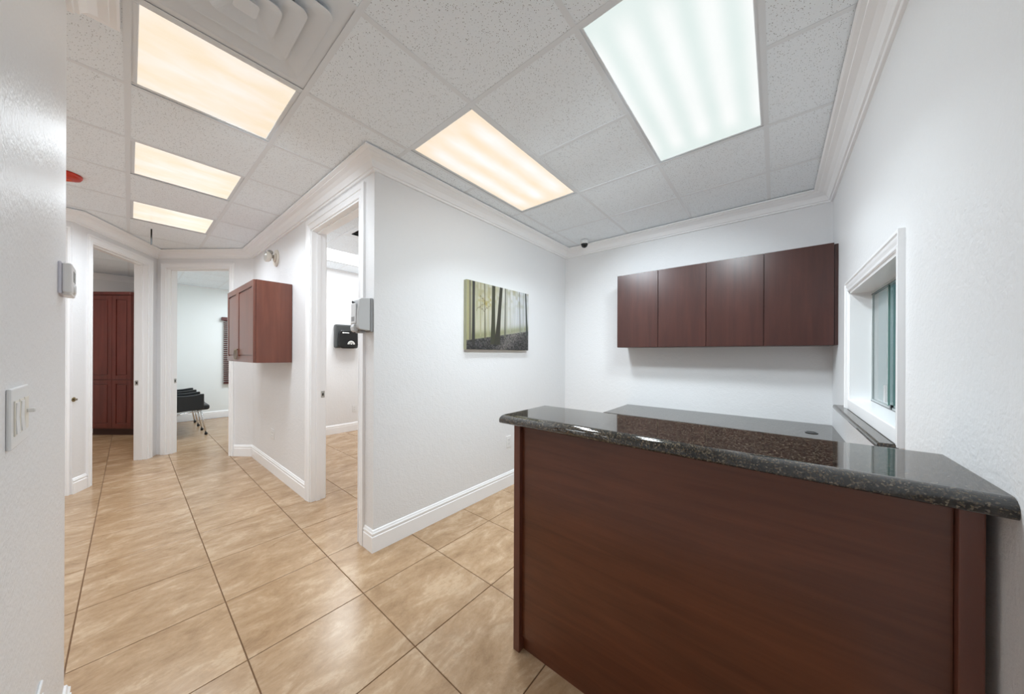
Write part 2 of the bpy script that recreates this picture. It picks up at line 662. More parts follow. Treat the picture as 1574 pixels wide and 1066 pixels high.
Z1 = (-2.4, 3.62, -0.355, 2.165)
Z2 = (-2.4, 1.10, 2.165, 9.0)
Z3 = (1.10, 3.6, 5.76, 9.0)
Z4 = (1.10, 3.62, 2.165, 5.76)
SK = LIGHTS + [VENT]
for r_ in (Z1, Z2, Z3):
    lay(ce, 'ceiling_tile', XL, YL, r_, CZ + 0.0078, 0.012, 0.010, CTILE, -0.001, SK)
# tee bars: runs that stop at the troffers
tb = MB()
for r_ in (Z1, Z2, Z3):
    x0, x1, y0, y1 = r_
    for x in XL:
        if x0 < x < x1:
            ys = [y0] + [y for y in YL if y0 < y < y1] + [y1]
            for a, b in zip(ys[:-1], ys[1:]):
                if any(l[0] + .05 < x < l[1] - .05 and l[2] < (a + b) / 2 < l[3] for l in LIGHTS):
                    continue
                tb.box(x - 0.012, x + 0.012, a, b, CZ, CZ + 0.0014)
    for y in YL:
        if y0 < y < y1:
            tb.box(x0, x1, y - 0.012, y + 0.012, CZ + 0.0002, CZ + 0.0012)
link('tee_grid', tb, TEE, ce)
BX = [1.02, 1.62, 2.83, 3.44, 4.05]
BX2 = [1.02, 1.62, 2.225, 2.83, 3.44, 4.05]
BY = [2.11, 2.72, 3.33, 3.95, 4.60, 5.26, 5.87]
BZ = 2.76
BLT = (1.62, 2.83, 4.60, 5.26)
BVT = (1.50, 2.225, 3.33, 3.95)
lay(ce, 'ceiling_tile', BX2, BY, Z4, BZ + 0.0078, 0.012, 0.010, CTILE, -0.001, [BLT, (1.62, 2.225, 3.33, 3.95)])
tb = MB()
for x in BX2:
    if 1.1 < x < 3.62:
        for a, b in zip(BY[:-1], BY[1:]):
            if abs(x - 2.225) < .01 and a == 4.60:
                continue
            tb.box(x - 0.012, x + 0.012, max(a, 2.2), min(b, 5.7), BZ, BZ + 0.004)
for y in BY[1:-1]:
    tb.box(1.12, 3.62, y - 0.012, y + 0.012, BZ + 0.0004, BZ + 0.0038)
link('tee_grid', tb, TEE, ce)


# ---- mouldings swept along the walls with mitred corners
def offset_pt(path, i, d):
    def nrm(p, q):
        a = ang(p, q)
        return Vector((-math.sin(a), math.cos(a)))
    P = Vector(path[i])
    if i == 0:
        return P + nrm(path[0], path[1]) * d
    if i == len(path) - 1:
        return P + nrm(path[-2], path[-1]) * d
    n0, n1 = nrm(path[i - 1], path[i]), nrm(path[i], path[i + 1])
    return P + (n0 + n1) * d / (1 + n0.dot(n1))


def sweep(name, path, i, j, prof, mat=None, s0=None, s1=None):
    """moulding on segments i..j of path; s0/s1 cut the first/last segment square at that distance from its start"""
    mb = MB()
    rows = []
    for k in range(i, j + 2):
        row = []
        for (d, z) in prof:
            if k == i and s0 is not None:
                p, q = Vector(path[i]), Vector(path[i + 1])
                u = (q - p).normalized()
                v = p + u * s0 + Vector((-u.y, u.x)) * d
            elif k == j + 1 and s1 is not None:
                p, q = Vector(path[j]), Vector(path[j + 1])
                u = (q - p).normalized()
                v = p + u * s1 + Vector((-u.y, u.x)) * d
            else:
                v = offset_pt(path, k, d)
            row.append((v.x, v.y, z))
        rows.append(row)
    mb.loft(rows, cap0=True, cap1=True)
    return structure(name, mb, mat or TRIM)


CR = [(0.0, 2.590), (0.013, 2.590), (0.016, 2.594), (0.016, 2.604), (0.026, 2.606), (0.031, 2.618), (0.044, 2.640), (0.066, 2.656),
      (0.092, 2.664), (0.094, 2.668), (0.112, 2.670), (0.120, 2.674), (0.120, 2.6815), (0.0, 2.6815)]
for n_, (i, j) in enumerate([(0, 0), (1, 1), (2, 2), (3, 3), (4, 4), (5, 5), (6, 6), (7, 7), (8, 8)]):
    sweep('trim_%d' % (n_ + 1), PATH, i, j, CR)
BB = [(0.0, 0.0), (0.015, 0.0), (0.015, 0.104), (0.011, 0.108), (0.011, 0.117), (0.0135, 0.119), (0.0135, 0.128), (0.009, 0.134), (0.006, 0.144), (0.0, 0.149)]
sweep('baseboard_hall_near', PATH, 0, 0, BB)
sweep('baseboard_left', PATH, 1, 1, BB)
sweep('baseboard_right', PATH, 2, 2, BB)
sweep('baseboard_back', PATH, 3, 3, BB)
sweep('baseboard_picture', PATH, 4, 4, BB)
sweep('baseboard_corner', PATH, 5, 5, BB, s1=0.115)
sweep('baseboard_corridor', PATH, 5, 5, BB, s0=1.24)
sweep('baseboard_end_right', PATH, 6, 6, BB, s1=0.25)
sweep('baseboard_end_left', PATH, 7, 7, BB, s0=1.145)
BP = [(3.62, 5.70), (1.17, 5.70)]
sweep('baseboard_bathroom', BP, 0, 0, BB)
sweep('baseboard_waiting', [(3.6, 8.95), (0.33, 8.95)], 0, 0, BB)
sweep('trim_10', [(0.27, 8.83), (-1.9, 8.83)], 0, 0, CR)
sweep('trim_11', [(3.6, 8.95), (0.33, 8.95)], 0, 0, [(0, 2.67), (0.02, 2.67), (0.02, 2.6862), (0, 2.6862)])
sweep('trim_12', BP, 0, 0, [(0, 2.742), (0.02, 2.742), (0.02, 2.7592), (0, 2.7592)])

# ---- doorways: root on the wall face at the opening, x along the wall, y into the corridor
CASP = [(0.0, 0.0), (0.0, 0.008), (0.003, 0.011), (0.012, 0.012), (0.013, 0.008), (0.018, 0.008), (0.030, 0.013), (0.040, 0.015), (0.041, 0.011), (0.046, 0.011), (0.050, 0.018), (1.0, 0.018), (1.0, 0.0)]


def casing_mesh(s0, s1, z0, z1, w_, sill=False):
    """mitred picture-frame casing round an opening (outer width w_)"""
    prof = [(min(a, 1.0) if a < 1 else w_, b) for a, b in CASP]
    prof = [(a if a <= w_ else w_, b) for a, b in prof]
    mb = MB()
    rows = []
    corners = [(s0, z0, -1, 0), (s0, z1, -1, 1), (s1, z1, 1, 1), (s1, z0, 1, 0)]
    for (x, z, dx, dz) in corners:
        rows.append([(x + dx * a, b, z + dz * a) for a, b in prof])
    mb.loft(rows, cap0=True, cap1=True)
    return mb


def doorway(name, p, q, s0, s1, w_=0.065, th=0.12, strike=None, hinge=None):
    root = empty(name, (p[0], p[1], 0), ang(p, q), kind='structure')
    link('casing', casing_mesh(s0 + 0.004, s1 - 0.004, 0, DH - 0.004, w_), TRIM, root)
    back = MB()
    b0 = casing_mesh(s0 + 0.004, s1 - 0.004, 0, DH - 0.004, w_)
    bmesh.ops.scale(b0.bm, vec=(1, -1, 1), verts=b0.bm.verts)
    bmesh.ops.translate(b0.bm, vec=(0, -th, 0), verts=b0.bm.verts)
    bmesh.ops.reverse_faces(b0.bm, faces=b0.bm.faces)
    link('casing', b0, TRIM, root)
    j = MB()
    t = 0.018
    j.box(s0, s0 + t, -th, 0.001, 0, DH)
    j.box(s1 - t, s1, -th, 0.001, 0, DH)
    j.box(s0, s1, -th, 0.001, DH - t, DH)
    link('jamb', j, TRIM, root)
    st = MB()
    st.box(s0 + t, s0 + t + 0.011, -0.075, -0.042, 0, DH - t)
    st.box(s1 - t - 0.011, s1 - t, -0.075, -0.042, 0, DH - t)
    st.box(s0 + t, s1 - t, -0.075, -0.042, DH - t - 0.011, DH - t)
    link('door_stop', st, TRIM, root)
    if strike is not None:
        side, z = strike
        x = s1 - t if side > 0 else s0 + t
        k = MB()
        k.box(x - 0.0015, x + 0.0015, -0.112, -0.082, z - 0.03, z + 0.03)
        so = link('strike_plate', k, NICKEL, root)
        k = MB()
        k.box(x - 0.0022, x + 0.0022, -0.103, -0.09, z - 0.012, z + 0.012)
        link('latch_hole', k, PBLACK, so)
    if hinge is not None:
        side, zs = hinge
        x = s1 - t if side > 0 else s0 + t
        for z in zs:
            k = MB()
            k.box(x - 0.0012, x + 0.0012, -0.118, -0.08, z - 0.045, z + 0.045)
            k.cyl((x - side * 0.010, -0.124, z - 0.05), (x - side * 0.010, -0.124, z + 0.05), 0.007, n=12)
            link('hinge', k, NICKEL, root)
    return root


def door_leaf(root, x, y, rz, w_, z1=DH - 0.022):
    """flat white door leaf hung at (x,y) of the doorway"""
    k = MB()
    k.box(0, w_, -0.035, 0, 0.008, z1, 0.002, 1)
    lf = link('door_leaf', k, TRIM, root, (x, y, 0), rz)
    for sgn in (0.0, -0.035):
        k = MB()
        d = 1 if sgn == 0 else -1
        k.cyl((w_ - 0.06, sgn, 0.96), (w_ - 0.06, sgn + d * 0.006, 0.96), 0.03, n=24)
        k.cyl((w_ - 0.06, sgn, 0.96), (w_ - 0.06, sgn + d * 0.045, 0.96), 0.011, n=16)
        k.sphere((w_ - 0.06, sgn + d * 0.06, 0.96), 0.027, (1, 0.8, 1))
        link('door_knob', k, NICKEL, lf)
    return lf


d1 = doorway('door_1', B_, A_, 0.18, 1.08, strike=(-1, 0.97))
d2 = doorway('door_2', D_, B_, 0.31, 1.19, 0.06, strike=(1, 0.97))
d3 = doorway('door_3', C0, D_, 0.205, 1.15, 0.088, strike=(1, 0.97), hinge=(-1, (0.25, 1.18, 2.2)))
d4 = doorway('door_4', A_, PATH[9], 0.075, 0.97, 0.065)
door_leaf(d4, 0.094, -0.08, 0, 0.855)
door_leaf(d3, 0.222, -0.16, -PI / 2 + 0.02, 0.89)

# ---- reception window in the right wall
wx0, wx1, wz0, wz1 = 1.82, 2.85, 1.078, 1.745
wn = empty('window_1', (0, -0.355, 0), 0, kind='structure')
cm = casing_mesh(wx0, wx1, wz0 - 0.058, wz1, 0.062)
link('casing', cm, TRIM, wn)
k = MB()
k.box(wx0 - 0.0, wx0 + 0.014, -0.12, 0.002, wz0, wz1)
k.box(wx1 - 0.014, wx1, -0.12, 0.002, wz0, wz1)
k.box(wx0, wx1, -0.12, 0.002, wz1 - 0.014, wz1)
link('jamb', k, TRIM, wn)
k = MB()
k.box(wx0, wx1, -0.12, 0.010, wz0 - 0.058, wz0 + 0.002, 0.003)
link('window_sill', k, TRIM, wn)
k = MB()
fx = wx1 - 0.014
k.box(wx0 + .014, fx, -0.118, -0.088, wz0 + 0.002, wz0 + 0.016, 0.001, 1)
k.box(wx0 + .014, fx, -0.118, -0.088, wz1 - 0.03, wz1 - 0.014, 0.001, 1)
k.box(fx - 0.014, fx, -0.118, -0.088, wz0 + 0.016, wz1 - 0.03, 0.001, 1)
k.box(wx0 + .014, wx0 + 0.028, -0.118, -0.088, wz0 + 0.016, wz1 - 0.03, 0.001, 1)
link('track_frame', k, ALU, wn)
k = MB()
k.box(wx0 + .014, fx, -0.0885, -0.0865, wz0 + 0.0022, wz0 + 0.006)
k.box(wx0 + .014, fx, -0.0885, -0.0865, wz1 - 0.033, wz1 - 0.028)
link('track_gasket', k, PBLACK, wn)
for (a, b, y) in ((2.50, fx - 0.016, -0.096), (wx0 + 0.03, 2.56, -0.108)):
    k = MB()
    k.box(a, b, y - 0.003, y + 0.003, wz0 + 0.014, wz1 - 0.03)
    pn = link('glass_pane', k, GLASS, wn)
    k = MB()
    e = a if y > -0.1 else b
    k.box(e - 0.004, e + 0.004, y - 0.0035, y + 0.0035, wz0 + 0.014, wz1 - 0.03)
    link('polished_edge', k, GEDGE, pn)
k = MB()
k.box(2.50, 2.535, -0.0925, -0.083, wz0 + 0.03, wz0 + 0.12, 0.003)
link('finger_pull', k, CLEAR, wn)
k = MB()
k.box(2.40, 2.425, -0.094, -0.084, wz0 + 0.006, wz0 + 0.028, 0.002)
link('window_lock', k, PBLACK, wn)


# ------------------------------------------------------------------ reception counter
def bullnose(bm, x0, x1, y0, y1, z0, z1, r, test):
    bm.box(x0, x1, y0, y1, z0, z1, r, 5, edges=test)
    return bm


# granite top of the reception counter
ctx, cty = 1.127, 0.29
ct = MB()
x0, x1a, x1b, y0, y1 = 1.066, 1.425, 1.452, -0.3545, 0.958
z0, z1 = 1.040, 1.080
b = bmesh.new()
prof_pts = [(x0, y0), (x0, y1), (x1a, y1), (x1b, y0)]
v0 = [b.verts.new((x, y, z0)) for x, y in prof_pts]
v1 = [b.verts.new((x, y, z1)) for x, y in prof_pts]
b.faces.new(v0[::-1])
b.faces.new(v1)
for i in range(4):
    b.faces.new((v0[i], v0[(i + 1) % 4], v1[(i + 1) % 4], v1[i]))
bmesh.ops.recalc_face_normals(b, faces=b.faces)
es_t = [e for e in b.edges if all(v.co.z > 1.07 for v in e.verts) and not all(abs(v.co.y - y0) < 1e-4 for v in e.verts)]
bmesh.ops.bevel(b, geom=es_t, offset=0.026, segments=7, profile=0.5, affect='EDGES')
es_b = [e for e in b.edges if all(v.co.z < 1.0405 for v in e.verts) and not all(abs(v.co.y - y0) < 1e-4 for v in e.verts)]
bmesh.ops.bevel(b, geom=es_b, offset=0.007, segments=3, profile=0.5, affect='EDGES')
es_v = []
ct.merge(b, True)
top = link('granite_countertop', ct, GRANITE)
top['label'] = 'dark speckled granite slab with rounded edge on top of the reception counter'
top['category'] = 'countertop'
top['kind'] = 'thing'

rc = thing('reception_counter', 'dark cherry wood reception counter with flat front panel under the raised granite slab', 'counter', (ctx, cty, 0))


def rel(x0, x1, y0, y1):
    return x0 - ctx, x1 - ctx, y0 - cty, y1 - cty


k = MB()
k.box(*rel(1.147, 1.165, -0.30, 0.886), 0.066, 1.0395)
link('front_panel', k, CHERRYH, rc)
k = MB()
k.box(*rel(1.160, 1.178, -0.30, 0.886), 0, 0.066)
link('toe_kick', k, CHERRYH, rc)
for ya, yb in ((0.886, 0.921), (-0.336, -0.301)):
    k = MB()
    k.box(*rel(1.127, 1.40, ya, yb), 0, 1.0395, 0.003, 2)
    link('end_post', k, mat_wood('dark_cherry_post', (92, 50, 38), (110, 64, 50), 0.33, 0.2, axis=2) if ya > 0 else bpy.data.materials['dark_cherry_post'], rc)
k = MB()
k.box(*rel(1.38, 1.398, -0.30, 0.886), 0.0, 1.0395)
link('back_panel', k, CHERRYH, rc)
k = MB()
k.box(*rel(1.165, 1.38, -0.30, 0.886), 0.70, 0.718)
link('shelf', k, CHERRYH, rc)

# ------------------------------------------------------------------ back desk under the wall cabinets
ds = MB()
DX0, DX1, DY0, DY1, DZ = 2.96, 3.619, -0.354, 1.30, 0.787
ds.box(DX0, DX1, DY0, DY1, DZ - 0.03, DZ, 0.013, 5, edges=lambda p, q: (abs(p.x - DX0) < 1e-4 and abs(q.x - DX0) < 1e-4 and abs(p.z - q.z) < 1e-4) or (abs(p.y - DY1) < 1e-4 and abs(q.y - DY1) < 1e-4 and abs(p.z - q.z) < 1e-4))
dt = link('granite_desk_top', ds, GRANITE)
dt['label'] = 'low polished granite work surface along the back wall under the flat brown cabinets'
dt['category'] = 'countertop'
dt['kind'] = 'thing'
k = MB()
gxc, gyc = 3.17, -0.205
rings = []
for (rr, zz) in ((0.036, 0.0), (0.036, 0.004), (0.030, 0.005), (0.026, 0.002)):
    rings.append([(gxc + rr * math.cos(2 * PI * t / 28), gyc + rr * math.sin(2 * PI * t / 28), DZ + zz) for t in range(28)])
k.loft(rings, cap0=True, cap1=True, smooth=False)
g_ = link('cable_grommet', k, PBLACK, dt)
dk = thing('desk_base', 'dark cherry base standing under the low granite work surface', 'desk', (3.29, 0.47, 0))
for ya, yb in ((1.245, 1.265), (0.46, 0.48), (-0.34, -0.32)):
    k = MB()
    k.box(3.03 - 3.29, 3.60 - 3.29, ya - 0.47, yb - 0.47, 0, DZ - 0.0305)
    link('side_panel', k, CHERRY, dk)
k = MB()
k.box(3.57 - 3.29, 3.588 - 3.29, -0.32 - 0.47, 1.245 - 0.47, 0.1, DZ - 0.0305)
link('back_panel', k, CHERRY, dk)

# ledge under the reception window
k = MB()
LX0, LX1 = 1.83, 3.04
k.box(LX0, LX1, -0.3545, -0.300, 0.990, 1.019, 0.011, 4, edges=lambda p, q: abs(p.y + 0.300) < 1e-4 and abs(q.y + 0.300) < 1e-4 and abs(p.z - q.z) < 1e-4)
lg = link('granite_ledge', k, GRANITE)
lg['label'] = 'narrow dark granite ledge fixed to the wall below the white framed reception window'
lg['category'] = 'ledge'
lg['kind'] = 'thing'


# ------------------------------------------------------------------ flat wall cabinets over the desk
def wall_cabinet(y0, y1, label):
    """flat door cabinet on the back wall, between y0<y1; root on the wall, x along the wall"""
    W_ = y1 - y0
    r = thing('wall_cabinet', label, 'cabinet', (3.6195, (y0 + y1) / 2, 1.425), PI / 2, 'flat brown wall cabinets over the granite desk')
    zb = 2.179 - 1.425
    k = MB()
    k.box(-W_ / 2, W_ / 2, 0, 0.300, 0, zb)
    link('body', k, CHERRY, r)
    for a, b in ((-W_ / 2, 0), (0, W_ / 2)):
        k = MB()
        k.box(a + 0.0022, b - 0.0022, 0.301, 0.3195, 0.002, zb, 0.0012, 1)
        d = link('door', k, CHERRY, r)
    return r


wall_cabinet(0.479, 1.292, 'dark brown wall cabinet with two plain doors, nearer the forest picture')
wall_cabinet(-0.333, 0.479, 'dark brown wall cabinet with two plain doors, beside the reception window corner')
k = MB()
k.box(3.318, 3.6195, -0.3548, -0.3345, 1.427, 2.172)
o = link('filler_strip', k, CHERRY)
o['label'] = 'narrow dark filler strip between the plain brown wall cabinets and the window wall'
o['category'] = 'filler'
o['kind'] = 'thing'

# ------------------------------------------------------------------ corridor cabinet with raised doors
xw = 1.064 - 0.0088 * 1.64 - 0.0005          # wall face by the cabinet
CY0, CY1, CZ0, CZ1 = 3.745, 4.895, 1.258, 2.042
CF = 0.735
r = thing('corridor_wall_cabinet', 'reddish brown wall cabinet with two framed doors hung in the corridor', 'cabinet', (xw, (CY0 + CY1) / 2, CZ0))
r.rotation_euler.z = ang(C0, D_)
r.location = (C0[0] - 0.00885 * ((CY0 + CY1) / 2 - 2.105) - 0.001, (CY0 + CY1) / 2, CZ0)
W_ = CY1 - CY0
hh = CZ1 - CZ0
dep = 0.312
k = MB()
k.box(-W_ / 2, W_ / 2, 0.004, dep - 0.02, 0, hh)
link('body', k, CHERRYR, r)
def raised_door(mbx, a, b, z0, z1, y, st=0.058, mat=None, parent=None, t=0.02):
    """framed door a..b, z0..z1 whose face looks along +y"""
    k = MB()
    for (xa, xb, za, zb) in ((a, a + st, z0, z1), (b - st, b, z0, z1), (a + st, b - st, z0, z0 + st), (a + st, b - st, z1 - st, z1)):
        k.box(xa, xb, y, y + t, za, zb, 0.0015, 1)
    d = link('door', k, mat, parent)
    k = MB()
    k.box(a + st - 0.002, b - st + 0.002, y + 0.002, y + t * 0.45, z0 + st - 0.002, z1 - st + 0.002)
    k.box(a + st + 0.012, b - st - 0.012, y + t * 0.4, y + t * 0.8, z0 + st + 0.012, z1 - st - 0.012, 0.006, 2)
    link('raised_panel', k, mat, d)
    return d


xs_ = 4.40 - (CY0 + CY1) / 2
for a, b in ((-W_ / 2 + 0.002, xs_ - 0.0015), (xs_ + 0.0015, W_ / 2 - 0.002)):
    d = raised_door(None, a, b, 0.003, hh - 0.002, dep - 0.0195, mat=CHERRYR, parent=r)
    hx = b - 0.03 if b < 0.1 else a + 0.03
    k = MB()
    pts = []
    for t in range(15):
        an = 2 * PI * t / 14
        wd = 0.030 * math.sin(an) * (1.0 - 0.3 * math.cos(an))
        pts.append((hx + wd, dep + 0.014, 0.078 + 0.052 * math.cos(an)))
    k.tube(pts, 0.0035, 8)
    k.cyl((hx, dep, 0.13), (hx, dep + 0.018, 0.13), 0.007, n=14)
    link('drop_handle', k, BRONZE, d)

# ------------------------------------------------------------------ forest picture on canvas
PX0, PX1, PZ0, PZ1, PYF = 1.873, 2.768, 1.391, 2.001, 2.068
GWN, GHN = 240, 164
U, V = np.meshgrid(np.linspace(0, 1, GWN), np.linspace(0, 1, GHN))   # V=0 at the top
rng = np.random.default_rng(3)


def smooth_noise(nx, ny, seed):
    g = np.random.default_rng(seed).random((ny + 2, nx + 2))
    x = U * nx
    y = V * ny
    xi, yi = x.astype(int), y.astype(int)
    fx_, fy_ = x - xi, y - yi
    fx_, fy_ = fx_ * fx_ * (3 - 2 * fx_), fy_ * fy_ * (3 - 2 * fy_)
    return (g[yi, xi] * (1 - fx_) + g[yi, xi + 1] * fx_) * (1 - fy_) + (g[yi + 1, xi] * (1 - fx_) + g[yi + 1, xi + 1] * fx_) * fy_


def C(*c):
    return np.array(c, float)


img = np.zeros((GHN, GWN, 3))
left, mid, right = C(178, 174, 144), C(206, 204, 192), C(206, 208, 210)
f1 = np.clip(U / 0.55, 0, 1)[..., None]
f2 = np.clip((U - 0.5) / 0.3, 0, 1)[..., None]
img[:] = left * (1 - f1) + mid * f1
img = img * (1 - f2) + right * f2
img += (smooth_noise(60, 3, 1)[..., None] - 0.5) * C(34, 32, 34) * (1 - 0.4 * f2)
lf = np.clip(smooth_noise(22, 16, 2) * 1.8 - 0.75, 0, 1) * np.clip(1 - V / 0.42, 0, 1)
img = img * (1 - lf[..., None] * 0.65) + C(150, 142, 96) * lf[..., None] * 0.65
lf2 = np.exp(-((U - 0.27) / 0.11) ** 2 - ((V - 0.26) / 0.1) ** 2) * np.clip(smooth_noise(36, 26, 5) * 2 - 0.6, 0, 1)
img = img * (1 - lf2[..., None] * 0.8) + C(160, 140, 60) * lf2[..., None] * 0.8
# low green undergrowth at the foot of the trees
hor = 0.86 - 0.10 * np.clip(U / 0.5, 0, 1) - 0.11 * np.clip((U - 0.5) / 0.5, 0, 1)
ug = np.exp(-((V - hor + 0.03) / 0.07) ** 2)
img = img * (1 - 0.6 * ug[..., None]) + C(126, 128, 84) * 0.6 * ug[..., None]
gr = np.clip((V - hor) / 0.02, 0, 1)[..., None]
gcol = C(58, 56, 55) + (smooth_noise(90, 60, 8)[..., None] - 0.5) * C(70, 66, 66) + (1 - np.clip(V, 0, 1))[..., None] * 70
pathm = np.exp(-((U - (0.52 + (1 - V) * 0.8)) / 0.12) ** 2)[..., None]
gcol = gcol + pathm * C(40, 37, 35)
img = img * (1 - gr) + gcol * gr


def trunk(u_top, u_bot, w_top, w_bot, v0, v1, col, soft=0.004):
    global img
    t = np.clip((V - v0) / (v1 - v0), 0, 1)
    uc = u_top + (u_bot - u_top) * t
    hw = (w_top + (w_bot - w_top) * t ** 3) / 2
    a = np.clip((hw - np.abs(U - uc)) / soft + 0.5, 0, 1) * (V < v1) * (V >= v0)
    img = img * (1 - a[..., None]) + C(*col) * a[..., None]


for ut, ub, wt, wb, vb, c in ((0.02, 0.02, .03, .03, .86, (168, 164, 122)), (0.19, 0.19, .014, .016, .8, (170, 164, 132)), (0.30, 0.30, .012, .014, .8, (178, 172, 140)),
                              (0.66, 0.66, .008, .01, .7, (176, 176, 160)), (0.90, 0.90, .012, .012, .66, (176, 178, 172)), (0.60, 0.60, .012, .016, .74, (160, 158, 138))):
    trunk(ut, ub, wt, wb, 0, vb, c)
trunk(0.044, 0.046, .02, .026, 0, .86, (118, 112, 96))
trunk(0.093, 0.091, .034, .046, 0, .93, (58, 56, 52))
trunk(0.248, 0.256, .011, .018, 0.0, .83, (92, 86, 66))
trunk(0.385, 0.375, .05, .085, 0, .92, (66, 66, 50))
trunk(0.505, 0.44, .048, .10, 0, .92, (60, 58, 48))
trunk(0.575, 0.57, .018, .03, 0, .80, (104, 104, 92))
trunk(0.828, 0.842, .013, .018, 0, .73, (132, 132, 124))
trunk(0.945, 0.975, .026, .04, 0, .74, (72, 76, 72))
for (a0, b0, a1, b1) in ((0.248, .30, .13, .42), (0.25, .42, .17, .36), (0.25, .40, .33, .33), (0.25, .26, .18, .20)):
    for t in np.linspace(0, 1, 60):
        uu, vv = a0 + (a1 - a0) * t, b0 + (b1 - b0) * t + 0.012 * math.sin(t * 14)
        ix, iy = int(uu * (GWN - 1)), int(vv * (GHN - 1))
        img[iy, ix] = img[iy, ix] * 0.35 + C(96, 86, 62) * 0.65
img = np.clip(img * 0.93 + rng.normal(0, 3, img.shape), 8, 245) / 255
lin = np.where(img <= 0.04045, img / 12.92, ((img + 0.055) / 1.055) ** 2.4)

pr_ = thing('forest_canvas_print', 'unframed canvas print of a misty forest with dark tree trunks on the white wall', 'picture', (PX0, 2.1045, PZ0))
k = MB()
k.box(0, PX1 - PX0, PYF - 2.1045 + 0.001, 0, 0, PZ1 - PZ0)
link('canvas_stretcher', k, simple('canvas_edge', (168, 168, 140), 0.8), pr_)
vs = [(u * (PX1 - PX0), PYF - 2.1045, (1 - v) * (PZ1 - PZ0)) for v, u in zip(V.ravel(), U.ravel())]
fs = []
for j in range(GHN - 1):
    for i in range(GWN - 1):
        a = j * GWN + i
        fs.append((a, a + GWN, a + GWN + 1, a + 1))
me = bpy.data.meshes.new('printed_face')
me.from_pydata(vs, [], fs)
ca = me.color_attributes.new('print', 'FLOAT_COLOR', 'POINT')
buf = np.ones((GHN * GWN, 4), np.float32)
buf[:, :3] = lin.reshape(-1, 3)
ca.data.foreach_set('color', buf.ravel())
pm = Mt('printed_canvas', (1, 1, 1, 1), 0.6)
at = pm.n('ShaderNodeAttribute', attribute_name='print')
pm.color(at.outputs['Color'])
me.materials.append(pm.m)
o = bpy.data.objects.new('printed_face', me)
COL.objects.link(o)
o.parent = pr_


# ------------------------------------------------------------------ ceiling troffers, diffuser, devices
def troffer(cell, z, mat, label, group, fw=0.022):
    x0, x1, y0, y1 = cell
    cx, cy = (x0 + x1) / 2, (y0 + y1) / 2
    hx, hy = (x1 - x0) / 2 - 0.009, (y1 - y0) / 2 - 0.009
    r = thing('ceiling_light', label, 'ceiling light', (cx, cy, z), 0, group)
    k = MB()
    zt, zb = 0.012, 0.0042
    for (a, b, c, d) in ((-hx, hx, -hy, -hy + fw), (-hx, hx, hy - fw, hy), (-hx, -hx + fw, -hy + fw, hy - fw), (hx - fw, hx, -hy + fw, hy - fw)):
        k.box(a, b, c, d, zb, zt, 0.002, 1)
    k.box(-hx, hx, -hy, -hy + 0.002, zb, 0.09)
    k.box(-hx, hx, hy - 0.002, hy, zb, 0.09)
    k.box(-hx, -hx + 0.002, -hy, hy, zb, 0.09)
    k.box(hx - 0.002, hx, -hy, hy, zb, 0.09)
    link('frame', k, TEE, r)
    k = MB()
    k.box(-hx + fw - 0.002, hx - fw + 0.002, -hy + fw - 0.002, hy - fw + 0.002, 0.006, 0.010)
    link('lens', k, mat, r)
    return r


GW = 'ceiling lights'
troffer(LIGHTS[0], CZ, LCOOL, 'cool white long ceiling light nearest the window wall above the counter', GW, 0.016)
troffer(LIGHTS[1], CZ, LWARM, 'warm striped long ceiling light beside the wall with the forest picture', GW)
troffer(LIGHTS[2], CZ, LCORR, 'warm square ceiling light beside the air diffuser, largest of the corridor three', GW)
troffer(LIGHTS[3], CZ, LCORR, 'warm square ceiling light in the middle of the corridor three', GW)
troffer(LIGHTS[4], CZ, LCORR, 'warm square ceiling light nearest the two end doorways', GW)
troffer(BLT, BZ, LBATH, 'bright white ceiling light seen through the corridor doorway', GW)
troffer(LIGHTS[5], CZ, LBATH, 'white ceiling light in the waiting room past the end doorway', GW)
troffer(LIGHTS[6], CZ, LCORR, 'dim ceiling light in the room with the tall mahogany cabinet', GW)


def rrect(h, z, r, n=6, hy=None):
    hy = h if hy is None else hy
    pts = []
    for (cx, cy, a0) in ((h - r, hy - r, 0), (-h + r, hy - r, PI / 2), (-h + r, -hy + r, PI), (h - r, -hy + r, 3 * PI / 2)):
        for i in range(n):
            a = a0 + PI / 2 * i / (n - 1)
            pts.append((cx + r * math.cos(a), cy + r * math.sin(a), z))
    return pts


vx, vy = (VENT[0] + VENT[1]) / 2, (VENT[2] + VENT[3]) / 2
vd = thing('air_diffuser', 'white square ceiling air diffuser with nested rounded cones above the corridor mouth', 'vent', (vx, vy, CZ))
k = MB()
VH = (VENT[1] - VENT[0]) / 2 - 0.0125
VHY = (VENT[3] - VENT[2]) / 2 - 0.009
VH = (VENT[1] - VENT[0]) / 2 - 0.009
k.loft([rrect(VH, 0.02, 0.002, hy=VHY), rrect(VH, 0.0042, 0.002, hy=VHY), rrect(0.225, 0.0045, 0.04), rrect(0.205, 0.012, 0.035), rrect(0.185, 0.045, 0.03), rrect(0.185, 0.09, 0.03)], smooth=False)
link('face_frame', k, TEE, vd)
k = MB()
k.loft([rrect(0.185, 0.09, 0.03), rrect(0.01, 0.09, 0.005)], cap1=True)
link('duct_back', k, simple('grey_duct', (170, 170, 168), 0.7), vd)
for a in (0.232, 0.164, 0.098):
    k = MB()
    k.loft([rrect(max(a - 0.105, 0.02), 0.024, 0.01), rrect(a - 0.006, -0.016, 0.034), rrect(a, -0.019, 0.036), rrect(a, -0.0165, 0.036), rrect(a - 0.006, -0.0125, 0.034), rrect(max(a - 0.105, 0.02), 0.028, 0.01)])
    link('louver', k, TEE, vd)
k = MB()
k.loft([rrect(0.036, -0.014, 0.012), rrect(0.030, -0.004, 0.012), rrect(0.010, 0.03, 0.005)], cap0=True)
